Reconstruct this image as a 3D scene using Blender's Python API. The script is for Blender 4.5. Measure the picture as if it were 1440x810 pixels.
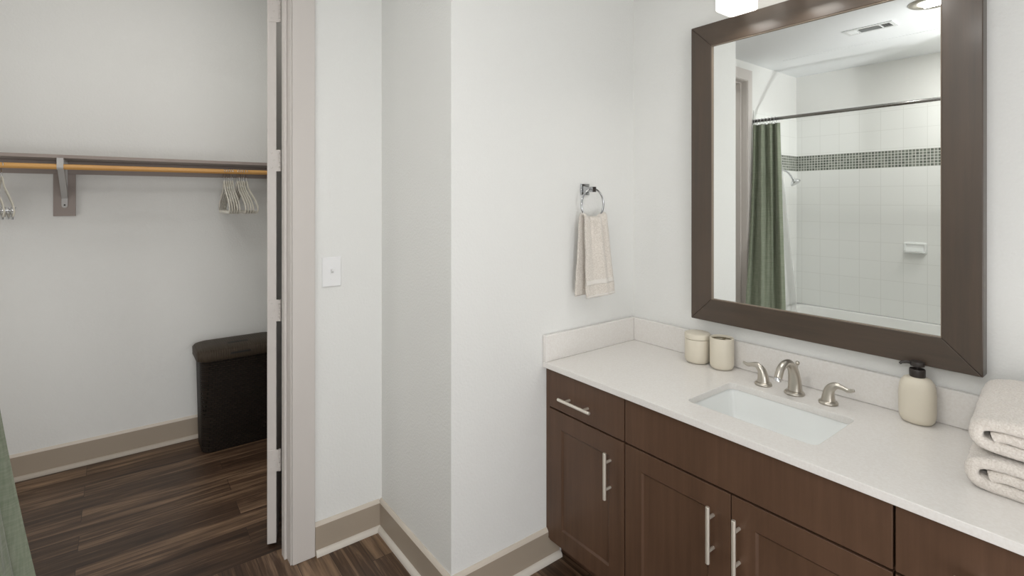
import bpy, bmesh, math, random
from mathutils import Vector, Matrix, noise
random.seed(7)
S = bpy.context.scene
for o in list(bpy.data.objects):
    bpy.data.objects.remove(o)
COL = S.collection
PI = math.pi

# ------------------------------------------------------------------ camera
EYE = 1.449
cam_d = bpy.data.cameras.new('camera'); cam = bpy.data.objects.new('camera', cam_d); COL.objects.link(cam)
cam.location = (0, 0, EYE)
cam.rotation_euler = (PI/2, 0, -math.radians(37.537))
cam_d.sensor_width = 36; cam_d.lens = 722.2/1440*36; cam_d.shift_y = -124.95/1440
cam_d.clip_start = 0.02
S.camera = cam
# ------------------------------------------------------------------ world, exposure
w = bpy.data.worlds.new('world'); S.world = w; w.use_nodes = True
w.node_tree.nodes['Background'].inputs[0].default_value = (0.8, 0.85, 0.9, 1)
w.node_tree.nodes['Background'].inputs[1].default_value = 0.3
vs = S.view_settings
vs.view_transform = 'Standard'; vs.look = 'None'; vs.gamma = 1; vs.use_curve_mapping = False
vs.exposure = -0.04
# ------------------------------------------------------------------ lights
def area(name, loc, rot, sx, sy, power, col=(1, 1, 1), spread=None):
    l = bpy.data.lights.new(name, 'AREA'); l.shape = 'RECTANGLE'; l.size = sx; l.size_y = sy
    l.energy = power; l.color = col
    if spread: l.spread = spread
    o = bpy.data.objects.new(name, l); COL.objects.link(o); o.location = loc; o.rotation_euler = rot
    return o
def point(name, loc, r, power, col=(1, 1, 1)):
    l = bpy.data.lights.new(name, 'POINT'); l.shadow_soft_size = r; l.energy = power; l.color = col
    o = bpy.data.objects.new(name, l); COL.objects.link(o); o.location = loc
    return o
def spot(name, loc, rot, size, power, angle, col=(1, 1, 1)):
    l = bpy.data.lights.new(name, 'SPOT'); l.shadow_soft_size = size; l.energy = power; l.spot_size = angle; l.spot_blend = 0.8; l.color = col
    o = bpy.data.objects.new(name, l); COL.objects.link(o); o.location = loc; o.rotation_euler = rot
    return o
SHADE_E = 1.4          # vanity lamp glass
DISC_E = 3.0           # ceiling lamp glass
area('entry_fill_light', (0.35, -1.33, 0.60), (PI/2, 0, 0), 1.1, 1.1, 24, (0.99, 0.99, 1.0))  # added soft fill behind the camera, no daylight known there
area('ceiling_lamp_light', (0.086, 0.853, 2.553), (0, 0, 0), 0.10, 0.10, 5, (1.0, 0.975, 0.94))
area('closet_lamp_light', (0.0, 2.62, 2.88), (0, 0, 0), 0.7, 0.5, 7, (1.0, 0.98, 0.95))
area('closet_side_fill', (-1.3, 2.75, 1.0), (PI/2, 0, -PI/2), 0.7, 1.6, 6, (1.0, 0.99, 0.97))  # added fill from the unseen closet side, no window there
for yy in (0.967, 0.751, 0.535):
    area('vanity_lamp_light', (1.756, yy, 2.118), (0, 0, 0), 0.085, 0.085, 0.45, (1.0, 0.97, 0.92), 2.7)
point('photographer_flash', (0.08, -0.06, 1.55), 0.03, 11, (0.99, 0.99, 1.0))
tf = spot('tub_flash_boost', (0.08, -0.06, 1.55), (0, 0, 0), 0.02, 52, 0.62, (0.985, 0.99, 1.0))   # added narrow beam at the flash, brings out the rod shadow
tf.rotation_euler = (Vector((-0.92, 2.15, 2.15)) - Vector(tf.location)).to_track_quat('-Z', 'Y').to_euler()
bf = spot('ceiling_fill_spot', (0.05, -0.08, 1.62), (0, 0, 0), 0.06, 78, 1.25, (0.985, 0.99, 1.0))   # added fill spot aimed at the ceiling to brighten it
bf.rotation_euler = (Vector((-0.42, 0.62, 2.565)) - Vector(bf.location)).to_track_quat('-Z', 'Y').to_euler()
area('tub_fill_light', (-0.72, 0.74, 2.55), (0, 0, 0), 0.12, 0.12, 6.5, (1.0, 0.985, 0.96))  # added fill over the tub, no lamp known there

# ------------------------------------------------------------------ materials
def lin(c):
    return tuple((v/255/12.92 if v/255 <= 0.04045 else ((v/255+0.055)/1.055)**2.4) for v in c) + (1,)
def mat(name, rgb, rough=0.5, metal=0.0, spec=0.5, coat=0.0, sheen=0.0):
    m = bpy.data.materials.new(name); m.use_nodes = True
    b = m.node_tree.nodes['Principled BSDF']
    b.inputs['Base Color'].default_value = lin(rgb)
    b.inputs['Roughness'].default_value = rough
    b.inputs['Metallic'].default_value = metal
    b.inputs['Specular IOR Level'].default_value = spec
    b.inputs['Coat Weight'].default_value = coat
    b.inputs['Coat Roughness'].default_value = 0.15
    b.inputs['Sheen Weight'].default_value = sheen
    return m
def N(m, t, **kw):
    n = m.node_tree.nodes.new(t)
    for k, v in kw.items(): setattr(n, k, v)
    return n
def L(m, a, b): m.node_tree.links.new(a, b)
def P(m): return m.node_tree.nodes['Principled BSDF']
def coords(m, scale=(1, 1, 1), rot=(0, 0, 0), loc=(0, 0, 0)):
    tc = N(m, 'ShaderNodeTexCoord'); mp = N(m, 'ShaderNodeMapping')
    mp.inputs['Scale'].default_value = scale; mp.inputs['Rotation'].default_value = rot; mp.inputs['Location'].default_value = loc
    L(m, tc.outputs['Object'], mp.inputs['Vector'])
    return mp.outputs['Vector']
def add_bump(m, scale, strength, dist=0.002, detail=2, vec=None):
    no = N(m, 'ShaderNodeTexNoise'); no.inputs['Scale'].default_value = scale; no.inputs['Detail'].default_value = detail
    L(m, vec or coords(m), no.inputs['Vector'])
    bu = N(m, 'ShaderNodeBump'); bu.inputs['Strength'].default_value = strength; bu.inputs['Distance'].default_value = dist
    L(m, no.outputs['Fac'], bu.inputs['Height']); L(m, bu.outputs['Normal'], P(m).inputs['Normal'])
    return no
def mixcol(m, fac, a, b, blend='MIX'):
    mx = N(m, 'ShaderNodeMix', data_type='RGBA', blend_type=blend)
    for sock, v in ((mx.inputs[0], fac), (mx.inputs[6], a), (mx.inputs[7], b)):
        if hasattr(v, 'links'): L(m, v, sock)
        else: sock.default_value = v
    return mx.outputs[2]
def mottle(m, rgb2, scale=(6, 6, 6), nscale=3, detail=4, lo=0.35, hi=0.65):
    b = P(m); base = tuple(b.inputs['Base Color'].default_value)
    no = N(m, 'ShaderNodeTexNoise'); no.inputs['Scale'].default_value = nscale; no.inputs['Detail'].default_value = detail
    L(m, coords(m, scale), no.inputs['Vector'])
    r = N(m, 'ShaderNodeMapRange'); r.inputs[1].default_value = lo; r.inputs[2].default_value = hi
    L(m, no.outputs['Fac'], r.inputs[0])
    L(m, mixcol(m, r.outputs[0], base, lin(rgb2)), b.inputs['Base Color'])
    return m

M = {}
M['wall'] = mat('wall_paint', (233, 233, 230), 0.65, spec=0.3); add_bump(M['wall'], 110, 0.5, 0.003, 3)
M['ceiling'] = mat('ceiling_paint', (240, 242, 243), 0.9, spec=0.2); add_bump(M['ceiling'], 60, 0.1, 0.002, 3)
M['casing'] = mat('casing_paint', (209, 203, 198), 0.4, spec=0.4)
M['base'] = mat('baseboard_paint', (168, 155, 139), 0.38, spec=0.45)
M['base_top'] = mat('baseboard_top_lighter', (205, 195, 182), 0.4)  # lighter tone for the up-facing baseboard faces
M['round'] = mat('shoe_mould_paint', (214, 207, 197), 0.4)
M['round_taupe'] = mat('closet_mould_paint', (180, 170, 157), 0.4)
M['taupe'] = mat('taupe_shelf_paint', (158, 147, 141), 0.5, spec=0.3)
M['bracket'] = mat('bracket_paint', (190, 188, 186), 0.4)
M['white'] = mat('white_plastic', (240, 240, 240), 0.3)
M['quartz'] = mottle(mat('quartz_top', (234, 231, 227), 0.25, spec=0.5), (229, 225, 220), (40, 40, 40), 4)
M['porcelain'] = mat('porcelain', (243, 245, 243), 0.08, spec=0.6, coat=0.3)
M['tub'] = mat('tub_enamel', (236, 236, 233), 0.12, spec=0.5)
M['nickel'] = mat('brushed_nickel', (196, 190, 180), 0.28, 1.0)
M['nickel_light'] = mat('satin_nickel', (238, 232, 220), 0.42, 0.75)
M['chrome'] = mat('chrome', (225, 226, 228), 0.07, 1.0)
M['ring_chrome'] = mat('ring_chrome', (186, 187, 189), 0.12, 1.0)
M['rod_metal'] = mat('rod_metal', (150, 148, 144), 0.2, 1.0)
M['cream'] = mat('cream_ceramic', (222, 214, 197), 0.45, spec=0.4); add_bump(M['cream'], 90, 0.06, 0.001)
M['black'] = mat('dark_pump_plastic', (52, 46, 43), 0.4)
M['dark'] = mat('dark_gap', (28, 24, 22), 0.7)
M['mirror'] = mat('mirror_glass', (250, 252, 250), 0.0, 1.0)
M['liner'] = mat('liner_vinyl', (236, 238, 236), 0.35); P(M['liner']).inputs['Alpha'].default_value = 0.35
M['velvet'] = mat('velvet', (203, 198, 184), 0.9, spec=0.1, sheen=0.4)
M['steel'] = mat('steel_wire', (205, 206, 208), 0.18, 1.0)
M['vent'] = mat('vent_paint', (225, 227, 226), 0.5)
M['shade_dark'] = mat('vent_recess_shade', (95, 95, 93), 0.8)  # shade inside the vent put into a plain dark colour

def emis(name, rgb, s):
    m = mat(name, (255, 255, 255), 0.3)
    P(m).inputs['Emission Color'].default_value = lin(rgb); P(m).inputs['Emission Strength'].default_value = s
    return m
M['shade'] = emis('lit_frosted_glass', (255, 250, 240), SHADE_E)
M['disc'] = emis('lit_opal_glass', (255, 252, 246), DISC_E)

def wood_grain(name, c1, c2, rough, axis, coat=0.0, fine=0.25):
    """stained wood: grain stretched along axis"""
    m = mat(name, c1, rough, coat=coat)
    sc = {'z': (30, 30, 1.6), 'y': (30, 1.6, 30), 'x': (1.6, 30, 30)}[axis]
    v = coords(m, sc)
    no = N(m, 'ShaderNodeTexNoise'); no.inputs['Scale'].default_value = 1.6; no.inputs['Detail'].default_value = 6; no.inputs['Roughness'].default_value = 0.6
    L(m, v, no.inputs['Vector'])
    r = N(m, 'ShaderNodeMapRange'); r.inputs[1].default_value = 0.3; r.inputs[2].default_value = 0.7
    L(m, no.outputs['Fac'], r.inputs[0])
    col = mixcol(m, r.outputs[0], lin(c1), lin(c2))
    n2 = N(m, 'ShaderNodeTexNoise'); n2.inputs['Scale'].default_value = 3.2; n2.inputs['Detail'].default_value = 3
    L(m, coords(m), n2.inputs['Vector'])
    r2 = N(m, 'ShaderNodeMapRange'); r2.inputs[1].default_value = 0.35; r2.inputs[2].default_value = 0.7
    L(m, n2.outputs['Fac'], r2.inputs[0])
    f = N(m, 'ShaderNodeMath', operation='MULTIPLY'); f.inputs[1].default_value = fine
    L(m, r2.outputs[0], f.inputs[0])
    L(m, mixcol(m, f.outputs[0], col, lin(tuple(min(255, int(a*1.15+6)) for a in c2))), P(m).inputs['Base Color'])
    return m
M['cabinet'] = wood_grain('espresso_cabinet', (79, 58, 44), (94, 70, 54), 0.38, 'z', coat=0.0)
P(M['cabinet']).inputs['Specular IOR Level'].default_value = 0.35
M['frame'] = wood_grain('mirror_frame_stain', (62, 51, 41), (76, 62, 50), 0.36, 'z', coat=0.2)
M['frame_h'] = wood_grain('mirror_frame_stain_flat', (62, 51, 41), (76, 62, 50), 0.36, 'y', coat=0.2)
for k_ in ('frame', 'frame_h'): P(M[k_]).inputs['Specular IOR Level'].default_value = 0.6
M['rod'] = wood_grain('closet_rod_wood', (190, 138, 74), (212, 164, 98), 0.4, 'x')

def plank_mat(name, along):
    m = mat(name, (80, 62, 50), 0.42, spec=0.4)
    rot = (0, 0, 0) if along == 'x' else (0, 0, PI/2)
    v = coords(m, (1, 1, 1), rot, (0.13, 0.045, 0))
    def brick(c1, c2, mortar, bias=0.0):
        b = N(m, 'ShaderNodeTexBrick'); b.offset = 0.37; b.offset_frequency = 2; b.squash = 1
        b.inputs['Scale'].default_value = 1; b.inputs['Brick Width'].default_value = 0.92; b.inputs['Row Height'].default_value = 0.122
        b.inputs['Mortar Size'].default_value = 0.0012; b.inputs['Mortar Smooth'].default_value = 0.3; b.inputs['Bias'].default_value = bias
        b.inputs['Color1'].default_value = c1; b.inputs['Color2'].default_value = c2; b.inputs['Mortar'].default_value = mortar
        L(m, v, b.inputs['Vector']); return b
    bt = brick((0, 0, 0, 1), (1, 1, 1, 1), (0, 0, 0, 1))
    sep = N(m, 'ShaderNodeSeparateColor'); L(m, bt.outputs['Color'], sep.inputs[0])
    # grain, shifted per plank
    off = N(m, 'ShaderNodeVectorMath', operation='SCALE'); L(m, bt.outputs['Color'], off.inputs[0]); off.inputs['Scale'].default_value = 7
    ad = N(m, 'ShaderNodeVectorMath', operation='ADD'); L(m, v, ad.inputs[0]); L(m, off.outputs[0], ad.inputs[1])
    def grain(sx, sy, sc, det, dis=0.0):
        mp = N(m, 'ShaderNodeMapping'); mp.inputs['Scale'].default_value = (sx, sy, 1); L(m, ad.outputs[0], mp.inputs['Vector'])
        n = N(m, 'ShaderNodeTexNoise'); n.inputs['Scale'].default_value = sc; n.inputs['Detail'].default_value = det
        n.inputs['Roughness'].default_value = 0.62; n.inputs['Distortion'].default_value = dis
        L(m, mp.outputs[0], n.inputs['Vector']); return n.outputs['Fac']
    g1 = grain(1.3, 22, 1.5, 6, 0.8); g2 = grain(3, 130, 1.6, 4)
    cr = N(m, 'ShaderNodeValToRGB'); e = cr.color_ramp.elements
    e[0].position = 0.30; e[0].color = lin((48, 34, 24)); e[1].position = 0.74; e[1].color = lin((140, 114, 90))
    q = e.new(0.5); q.color = lin((80, 60, 45))
    s1 = N(m, 'ShaderNodeMath', operation='MULTIPLY_ADD'); L(m, sep.outputs[0], s1.inputs[0]); s1.inputs[1].default_value = 0.22; L(m, g1, s1.inputs[2])
    s2 = N(m, 'ShaderNodeMath', operation='SUBTRACT'); L(m, s1.outputs[0], s2.inputs[0]); s2.inputs[1].default_value = 0.11
    s3 = N(m, 'ShaderNodeMath', operation='MULTIPLY_ADD'); L(m, g2, s3.inputs[0]); s3.inputs[1].default_value = 0.28; L(m, s2.outputs[0], s3.inputs[2])
    s4 = N(m, 'ShaderNodeMath', operation='SUBTRACT'); L(m, s3.outputs[0], s4.inputs[0]); s4.inputs[1].default_value = 0.14
    L(m, s4.outputs[0], cr.inputs[0])
    seam = N(m, 'ShaderNodeMath', operation='MULTIPLY'); L(m, bt.outputs['Fac'], seam.inputs[0]); seam.inputs[1].default_value = 0.7
    L(m, mixcol(m, seam.outputs[0], cr.outputs[0], lin((32, 24, 20))), P(m).inputs['Base Color'])
    bu = N(m, 'ShaderNodeBump'); bu.inputs['Strength'].default_value = 0.15; bu.inputs['Distance'].default_value = 0.002
    L(m, g2, bu.inputs['Height']); L(m, bu.outputs['Normal'], P(m).inputs['Normal'])
    return m
M['floor_bath'] = plank_mat('plank_floor_bath', 'y')
M['floor_closet'] = plank_mat('plank_floor_closet', 'x')

def tile_mat(name, axes, w, h, ou, oz, cols, grout, mortar, rough, bump=0.25):
    """square tiles; axes 'yz' or 'xz'"""
    m = mat(name, cols[0], rough, spec=0.5)
    tc = N(m, 'ShaderNodeTexCoord'); sp = N(m, 'ShaderNodeSeparateXYZ'); L(m, tc.outputs['Object'], sp.inputs[0])
    cb = N(m, 'ShaderNodeCombineXYZ'); L(m, sp.outputs[1 if axes[0] == 'y' else 0], cb.inputs[0]); L(m, sp.outputs[2], cb.inputs[1])
    mp = N(m, 'ShaderNodeMapping'); mp.inputs['Location'].default_value = (-ou, -oz, 0); L(m, cb.outputs[0], mp.inputs[0])
    b = N(m, 'ShaderNodeTexBrick'); b.offset = 0; b.squash = 1
    b.inputs['Scale'].default_value = 1; b.inputs['Brick Width'].default_value = w; b.inputs['Row Height'].default_value = h
    b.inputs['Mortar Size'].default_value = mortar; b.inputs['Mortar Smooth'].default_value = 0.2
    b.inputs['Color1'].default_value = lin(cols[0]); b.inputs['Color2'].default_value = lin(cols[-1]); b.inputs['Mortar'].default_value = lin(grout)
    L(m, mp.outputs[0], b.inputs['Vector']); L(m, b.outputs['Color'], P(m).inputs['Base Color'])
    bu = N(m, 'ShaderNodeBump'); bu.invert = True; bu.inputs['Strength'].default_value = bump; bu.inputs['Distance'].default_value = 0.002
    L(m, b.outputs['Fac'], bu.inputs['Height']); L(m, bu.outputs['Normal'], P(m).inputs['Normal'])
    return m
M['tile_yz'] = tile_mat('white_wall_tile_long', 'yz', 0.1525, 0.1525, 1.186, 0.18, [(241, 242, 239), (243, 244, 241)], (230, 231, 227), 0.0020, 0.14, 0.05)
M['tile_xz'] = tile_mat('white_wall_tile_end', 'xz', 0.1525, 0.1525, -1.21, 0.18, [(241, 242, 239), (243, 244, 241)], (230, 231, 227), 0.0020, 0.14, 0.05)
M['mos_yz'] = tile_mat('mosaic_band_long', 'yz', 0.0229, 0.0229, 0.0, 1.704, [(92, 98, 90), (136, 140, 130)], (214, 215, 208), 0.0026, 0.15)
M['mos_xz'] = tile_mat('mosaic_band_end', 'xz', 0.0229, 0.0229, 0.0, 1.704, [(92, 98, 90), (136, 140, 130)], (214, 215, 208), 0.0026, 0.15)

def fabric(name, c1, c2, sx, sz, rough=0.9):
    m = mat(name, c1, rough, spec=0.15, sheen=0.25)
    no = N(m, 'ShaderNodeTexNoise'); no.inputs['Scale'].default_value = 1; no.inputs['Detail'].default_value = 4
    L(m, coords(m, (sx, sx, sz)), no.inputs['Vector'])
    n2 = N(m, 'ShaderNodeTexNoise'); n2.inputs['Scale'].default_value = 1; n2.inputs['Detail'].default_value = 3
    L(m, coords(m, (sz, sz, sx)), n2.inputs['Vector'])
    a = N(m, 'ShaderNodeMath', operation='ADD'); L(m, no.outputs['Fac'], a.inputs[0]); L(m, n2.outputs['Fac'], a.inputs[1])
    r = N(m, 'ShaderNodeMapRange'); r.inputs[1].default_value = 0.75; r.inputs[2].default_value = 1.25; L(m, a.outputs[0], r.inputs[0])
    L(m, mixcol(m, r.outputs[0], lin(c1), lin(c2)), P(m).inputs['Base Color'])
    bu = N(m, 'ShaderNodeBump'); bu.inputs['Strength'].default_value = 0.2; bu.inputs['Distance'].default_value = 0.001
    L(m, a.outputs[0], bu.inputs['Height']); L(m, bu.outputs['Normal'], P(m).inputs['Normal'])
    return m
M['curtain'] = fabric('green_linen', (128, 137, 117), (146, 152, 134), 12, 160)
def terry(name, c1, c2, scale):
    m = mat(name, c1, 0.95, spec=0.08, sheen=0.5)
    v = coords(m)
    no = N(m, 'ShaderNodeTexNoise'); no.inputs['Scale'].default_value = scale; no.inputs['Detail'].default_value = 5; no.inputs['Roughness'].default_value = 0.65; L(m, v, no.inputs['Vector'])
    r = N(m, 'ShaderNodeMapRange'); r.inputs[1].default_value = 0.30; r.inputs[2].default_value = 0.62; L(m, no.outputs['Fac'], r.inputs[0])
    L(m, mixcol(m, r.outputs[0], lin(c1), lin(c2)), P(m).inputs['Base Color'])
    bu = N(m, 'ShaderNodeBump'); bu.inputs['Strength'].default_value = 0.8; bu.inputs['Distance'].default_value = 0.004
    L(m, no.outputs['Fac'], bu.inputs['Height']); L(m, bu.outputs['Normal'], P(m).inputs['Normal'])
    return m
M['terry'] = terry('cream_terry', (214, 204, 193), (239, 232, 224), 240)
M['terry_pink'] = terry('blush_terry', (203, 194, 183), (236, 229, 220), 250)
M['band'] = mat('towel_band', (226, 221, 214), 0.7); add_bump(M['band'], 500, 0.3, 0.001)

def weave_mat():
    m = mat('brown_wicker_plastic', (30, 23, 19), 0.5, spec=0.2)
    tc = N(m, 'ShaderNodeTexCoord'); sp = N(m, 'ShaderNodeSeparateXYZ'); L(m, tc.outputs['Object'], sp.inputs[0])
    u = N(m, 'ShaderNodeMath', operation='ADD'); L(m, sp.outputs[0], u.inputs[0]); L(m, sp.outputs[1], u.inputs[1])
    cb = N(m, 'ShaderNodeCombineXYZ'); L(m, u.outputs[0], cb.inputs[0]); L(m, sp.outputs[2], cb.inputs[1])
    b = N(m, 'ShaderNodeTexBrick'); b.offset = 0.5; b.inputs['Scale'].default_value = 1
    b.inputs['Brick Width'].default_value = 0.026; b.inputs['Row Height'].default_value = 0.012
    b.inputs['Mortar Size'].default_value = 0.0028; b.inputs['Mortar Smooth'].default_value = 1.0
    b.inputs['Color1'].default_value = lin((46, 38, 31)); b.inputs['Color2'].default_value = lin((36, 29, 24)); b.inputs['Mortar'].default_value = lin((10, 8, 6))
    L(m, cb.outputs[0], b.inputs['Vector']); L(m, b.outputs['Color'], P(m).inputs['Base Color'])
    bu = N(m, 'ShaderNodeBump'); bu.invert = True; bu.inputs['Strength'].default_value = 0.9; bu.inputs['Distance'].default_value = 0.006
    L(m, b.outputs['Fac'], bu.inputs['Height']); L(m, bu.outputs['Normal'], P(m).inputs['Normal'])
    return m
M['weave'] = weave_mat()
def lid_mat():
    m = mat('brown_ribbed_plastic', (62, 52, 41), 0.55, spec=0.25)
    tc = N(m, 'ShaderNodeTexCoord'); wv = N(m, 'ShaderNodeTexWave'); wv.bands_direction = 'X'
    wv.inputs['Scale'].default_value = 26; L(m, tc.outputs['Object'], wv.inputs['Vector'])
    bu = N(m, 'ShaderNodeBump'); bu.inputs['Strength'].default_value = 0.5; bu.inputs['Distance'].default_value = 0.003
    L(m, wv.outputs['Fac'], bu.inputs['Height']); L(m, bu.outputs['Normal'], P(m).inputs['Normal'])
    return m
M['lid'] = lid_mat()

# ------------------------------------------------------------------ mesh helpers
def BM(): return bmesh.new()
def box(bm, x0, x1, y0, y1, z0, z1):
    vs_ = [bm.verts.new((x, y, z)) for x in (x0, x1) for y in (y0, y1) for z in (z0, z1)]
    for f in ((0, 1, 3, 2), (4, 6, 7, 5), (0, 4, 5, 1), (2, 3, 7, 6), (0, 2, 6, 4), (1, 5, 7, 3)):
        bm.faces.new([vs_[i] for i in f])
    return bm
def loft(bm, rings, cap0=True, cap1=True, close=True):
    """rings: lists of points of equal length"""
    R = [[bm.verts.new(p) for p in r] for r in rings]
    n = len(R[0])
    for a, b in zip(R, R[1:]):
        for i in range(n if close else n-1):
            j = (i+1) % n
            bm.faces.new((a[i], a[j], b[j], b[i]))
    if cap0: bm.faces.new(R[0][::-1])
    if cap1: bm.faces.new(R[-1])
    return R
def lathe(bm, cx, cy, prof, seg=40, sx=1.0, sy=1.0, power=2.0, cap0=True, cap1=True):
    rings = []
    for r, z in prof:
        ring = []
        for i in range(seg):
            a = 2*PI*i/seg; c, s = math.cos(a), math.sin(a)
            k = (abs(c)**power + abs(s)**power)**(-1/power)
            ring.append((cx + r*sx*c*k, cy + r*sy*s*k, z))
        rings.append(ring)
    return loft(bm, rings, cap0, cap1)
def tube(bm, pts, rad, seg=12, flat=None, caps=True):
    """round (or flattened) tube along pts; rad scalar or list; flat=(direction, ratio list/scalar)"""
    pts = [Vector(p) for p in pts]; n = len(pts)
    rad = rad if isinstance(rad, (list, tuple)) else [rad]*n
    rings = []; up = None
    for i in range(n):
        t = (pts[min(i+1, n-1)] - pts[max(i-1, 0)]).normalized()
        if up is None:
            up = Vector((0, 0, 1)) if abs(t.z) < 0.9 else Vector((1, 0, 0))
        u = (up - t*up.dot(t)).normalized(); v = t.cross(u); up = u
        r = rad[i]
        ru, rv = (r if isinstance(r, tuple) else (r, r))
        rings.append([tuple(pts[i] + u*math.cos(2*PI*k/seg)*ru + v*math.sin(2*PI*k/seg)*rv) for k in range(seg)])
    loft(bm, rings, caps, caps)
    return bm
def rrect(x0, x1, y0, y1, r, z, seg=6):
    pts = []
    for cx, cy, a0 in ((x1-r, y1-r, 0), (x0+r, y1-r, PI/2), (x0+r, y0+r, PI), (x1-r, y0+r, 1.5*PI)):
        for i in range(seg+1):
            a = a0 + PI/2*i/seg
            pts.append((cx + r*math.cos(a), cy + r*math.sin(a), z))
    return pts
def smooth_path(ctrl, n=8):
    """Catmull-Rom through control points"""
    c = [Vector(p) for p in ctrl]; out = []
    for i in range(len(c)-1):
        p0 = c[max(i-1, 0)]; p1 = c[i]; p2 = c[i+1]; p3 = c[min(i+2, len(c)-1)]
        for k in range(n):
            t = k/n
            out.append(0.5*((2*p1) + (p2-p0)*t + (2*p0-5*p1+4*p2-p3)*t*t + (3*p1-p0-3*p2+p3)*t**3))
    out.append(c[-1]); return out
def root_of(o):
    while o.parent: o = o.parent
    return o
def obj(name, bm, m, parent=None, bevel=0, smooth=False, seg=2, sub=0):
    bmesh.ops.recalc_face_normals(bm, faces=bm.faces[:])
    me = bpy.data.meshes.new(name)
    if parent:
        bmesh.ops.translate(bm, verts=bm.verts[:], vec=-root_of(parent).location)
    if smooth:
        for f in bm.faces: f.smooth = True
    bm.to_mesh(me); bm.free()
    me.materials.append(m)
    o = bpy.data.objects.new(name, me); COL.objects.link(o)
    if parent: o.parent = parent
    if bevel:
        b = o.modifiers.new('bevel', 'BEVEL'); b.width = bevel; b.segments = seg; b.limit_method = 'ANGLE'; b.angle_limit = 0.6
        b.harden_normals = False
        if not smooth:
            for p in me.polygons: p.use_smooth = True
            wn = o.modifiers.new('normals', 'WEIGHTED_NORMAL'); wn.keep_sharp = True
    if sub:
        s = o.modifiers.new('sub', 'SUBSURF'); s.levels = sub; s.render_levels = sub
    return o
def edge_split(o, ang=35):
    e = o.modifiers.new('split', 'EDGE_SPLIT'); e.split_angle = math.radians(ang); return o
def tag(o, label, cat, group=None):
    o['label'] = label; o['category'] = cat
    if group: o['group'] = group
    return o
def thing(name, label, cat, loc, group=None):
    o = bpy.data.objects.new(name, None); COL.objects.link(o); o.location = loc; o.empty_display_size = 0.05
    return tag(o, label, cat, group)
def struct(name, bm, m, **kw):
    o = obj(name, bm, m, **kw); o['kind'] = 'structure'; return o

# ------------------------------------------------------------------ dimensions (metres)
XV = 1.91      # vanity wall
YT = 1.556     # towel wall
XR = 0.927     # outer corner / recess side wall
YR = 2.153     # closet door wall, bath side
YB = YR+0.12   # closet side of it
YC = 3.66      # closet back wall
ZC = 2.565     # ceiling
XD0, XD1 = -0.315, 0.548   # closet door opening
ZD = 2.41
XA = -0.425    # tub apron
XT = -1.21     # tub back wall
YE = 0.60      # near end of the tub
YK = -1.35     # back wall with the entry
XCL, XCR = -1.33, 0.95     # closet side walls

# ------------------------------------------------------------------ shell
struct('floor_bathroom', box(BM(), -1.33, 2.03, -1.47, 2.27, -0.05, 0), M['floor_bath'])
struct('floor_closet', box(BM(), -1.45, 2.03, 2.27, 3.78, -0.05, 0), M['floor_closet'])
struct('ceiling', box(BM(), -1.45, 2.03, -1.47, YB, ZC, ZC+0.05), M['ceiling'])
ZCC = 2.92
struct('ceiling_closet', box(BM(), -1.45, 1.07, YB, 3.78, ZCC, ZCC+0.05), M['ceiling'])
struct('wall_right', box(BM(), XV, XV+0.12, -1.47, YT, 0, ZC), M['wall'])
struct('wall_far_right', box(BM(), XR, XV+0.12, YT, YB, 0, ZC), M['wall'])
b = BM(); box(b, -1.33, XD0, YR, YB, 0, ZC); box(b, XD1, XR, YR, YB, 0, ZC); box(b, XD0, XD1, YR, YB, ZD, ZC)
box(b, -1.33, XCR, YB-0.06, YB, ZC+0.05, ZCC)
struct('wall_far', b, M['wall'])
struct('wall_closet_back', box(BM(), -1.45, 1.07, YC, YC+0.12, 0, ZCC), M['wall'])
struct('wall_closet_left', box(BM(), XCL-0.12, XCL, YB, YC, 0, ZCC), M['wall'])
struct('wall_closet_right', box(BM(), XCR, XCR+0.12, YB, YC, 0, ZCC), M['wall'])
struct('wall_tub_back', box(BM(), XT-0.12, XT, YE-0.12, YR, 0, ZC), M['wall'])
b = BM(); box(b, XT, XA, YE-0.12, YE, 0, ZC); box(b, XA-0.12, XA, YK, YE-0.12, 0, ZC)
struct('wall_left', b, M['wall'])
b = BM(); box(b, XA-0.12, -0.2, YK-0.12, YK, 0, ZC); box(b, 0.9, XV, YK-0.12, YK, 0, ZC); box(b, -0.2, 0.9, YK-0.12, YK, 2.2, ZC)
struct('wall_behind', b, M['wall'])
# tile cladding of the tub surround
TT = 0.008
b = BM(); box(b, XT, XT+TT, YE+TT, YR-TT, 0.50, 1.704); box(b, XT, XT+TT, YE+TT, YR-TT, 1.8414, 2.18)
struct('wall_tub_back_tiles', b, M['tile_yz'])
b = BM(); box(b, XT, XA, YR-TT, YR, 0.50, 1.704); box(b, XT, XA, YR-TT, YR, 1.8414, 2.18)
struct('wall_tub_far_tiles', b, M['tile_xz'])
b = BM(); box(b, XT, XA, YE, YE+TT, 0.50, 1.704); box(b, XT, XA, YE, YE+TT, 1.8414, 2.18)
struct('wall_tub_near_tiles', b, M['tile_xz'])
struct('wall_tub_back_mosaic', box(BM(), XT, XT+TT, YE+TT, YR-TT, 1.704, 1.8414), M['mos_yz'])
b = BM(); box(b, XT, XA, YR-TT, YR, 1.704, 1.8414)
struct('wall_tub_far_mosaic', b, M['mos_xz'])
struct('wall_tub_near_mosaic', box(BM(), XT, XA, YE, YE+TT, 1.704, 1.8414), M['mos_xz'])
# taped ceiling seam over the tub front
struct('trim_1', box(BM(), -0.53, -0.515, YE, YR-0.2, ZC-0.002, ZC), M['ceiling'])

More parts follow.
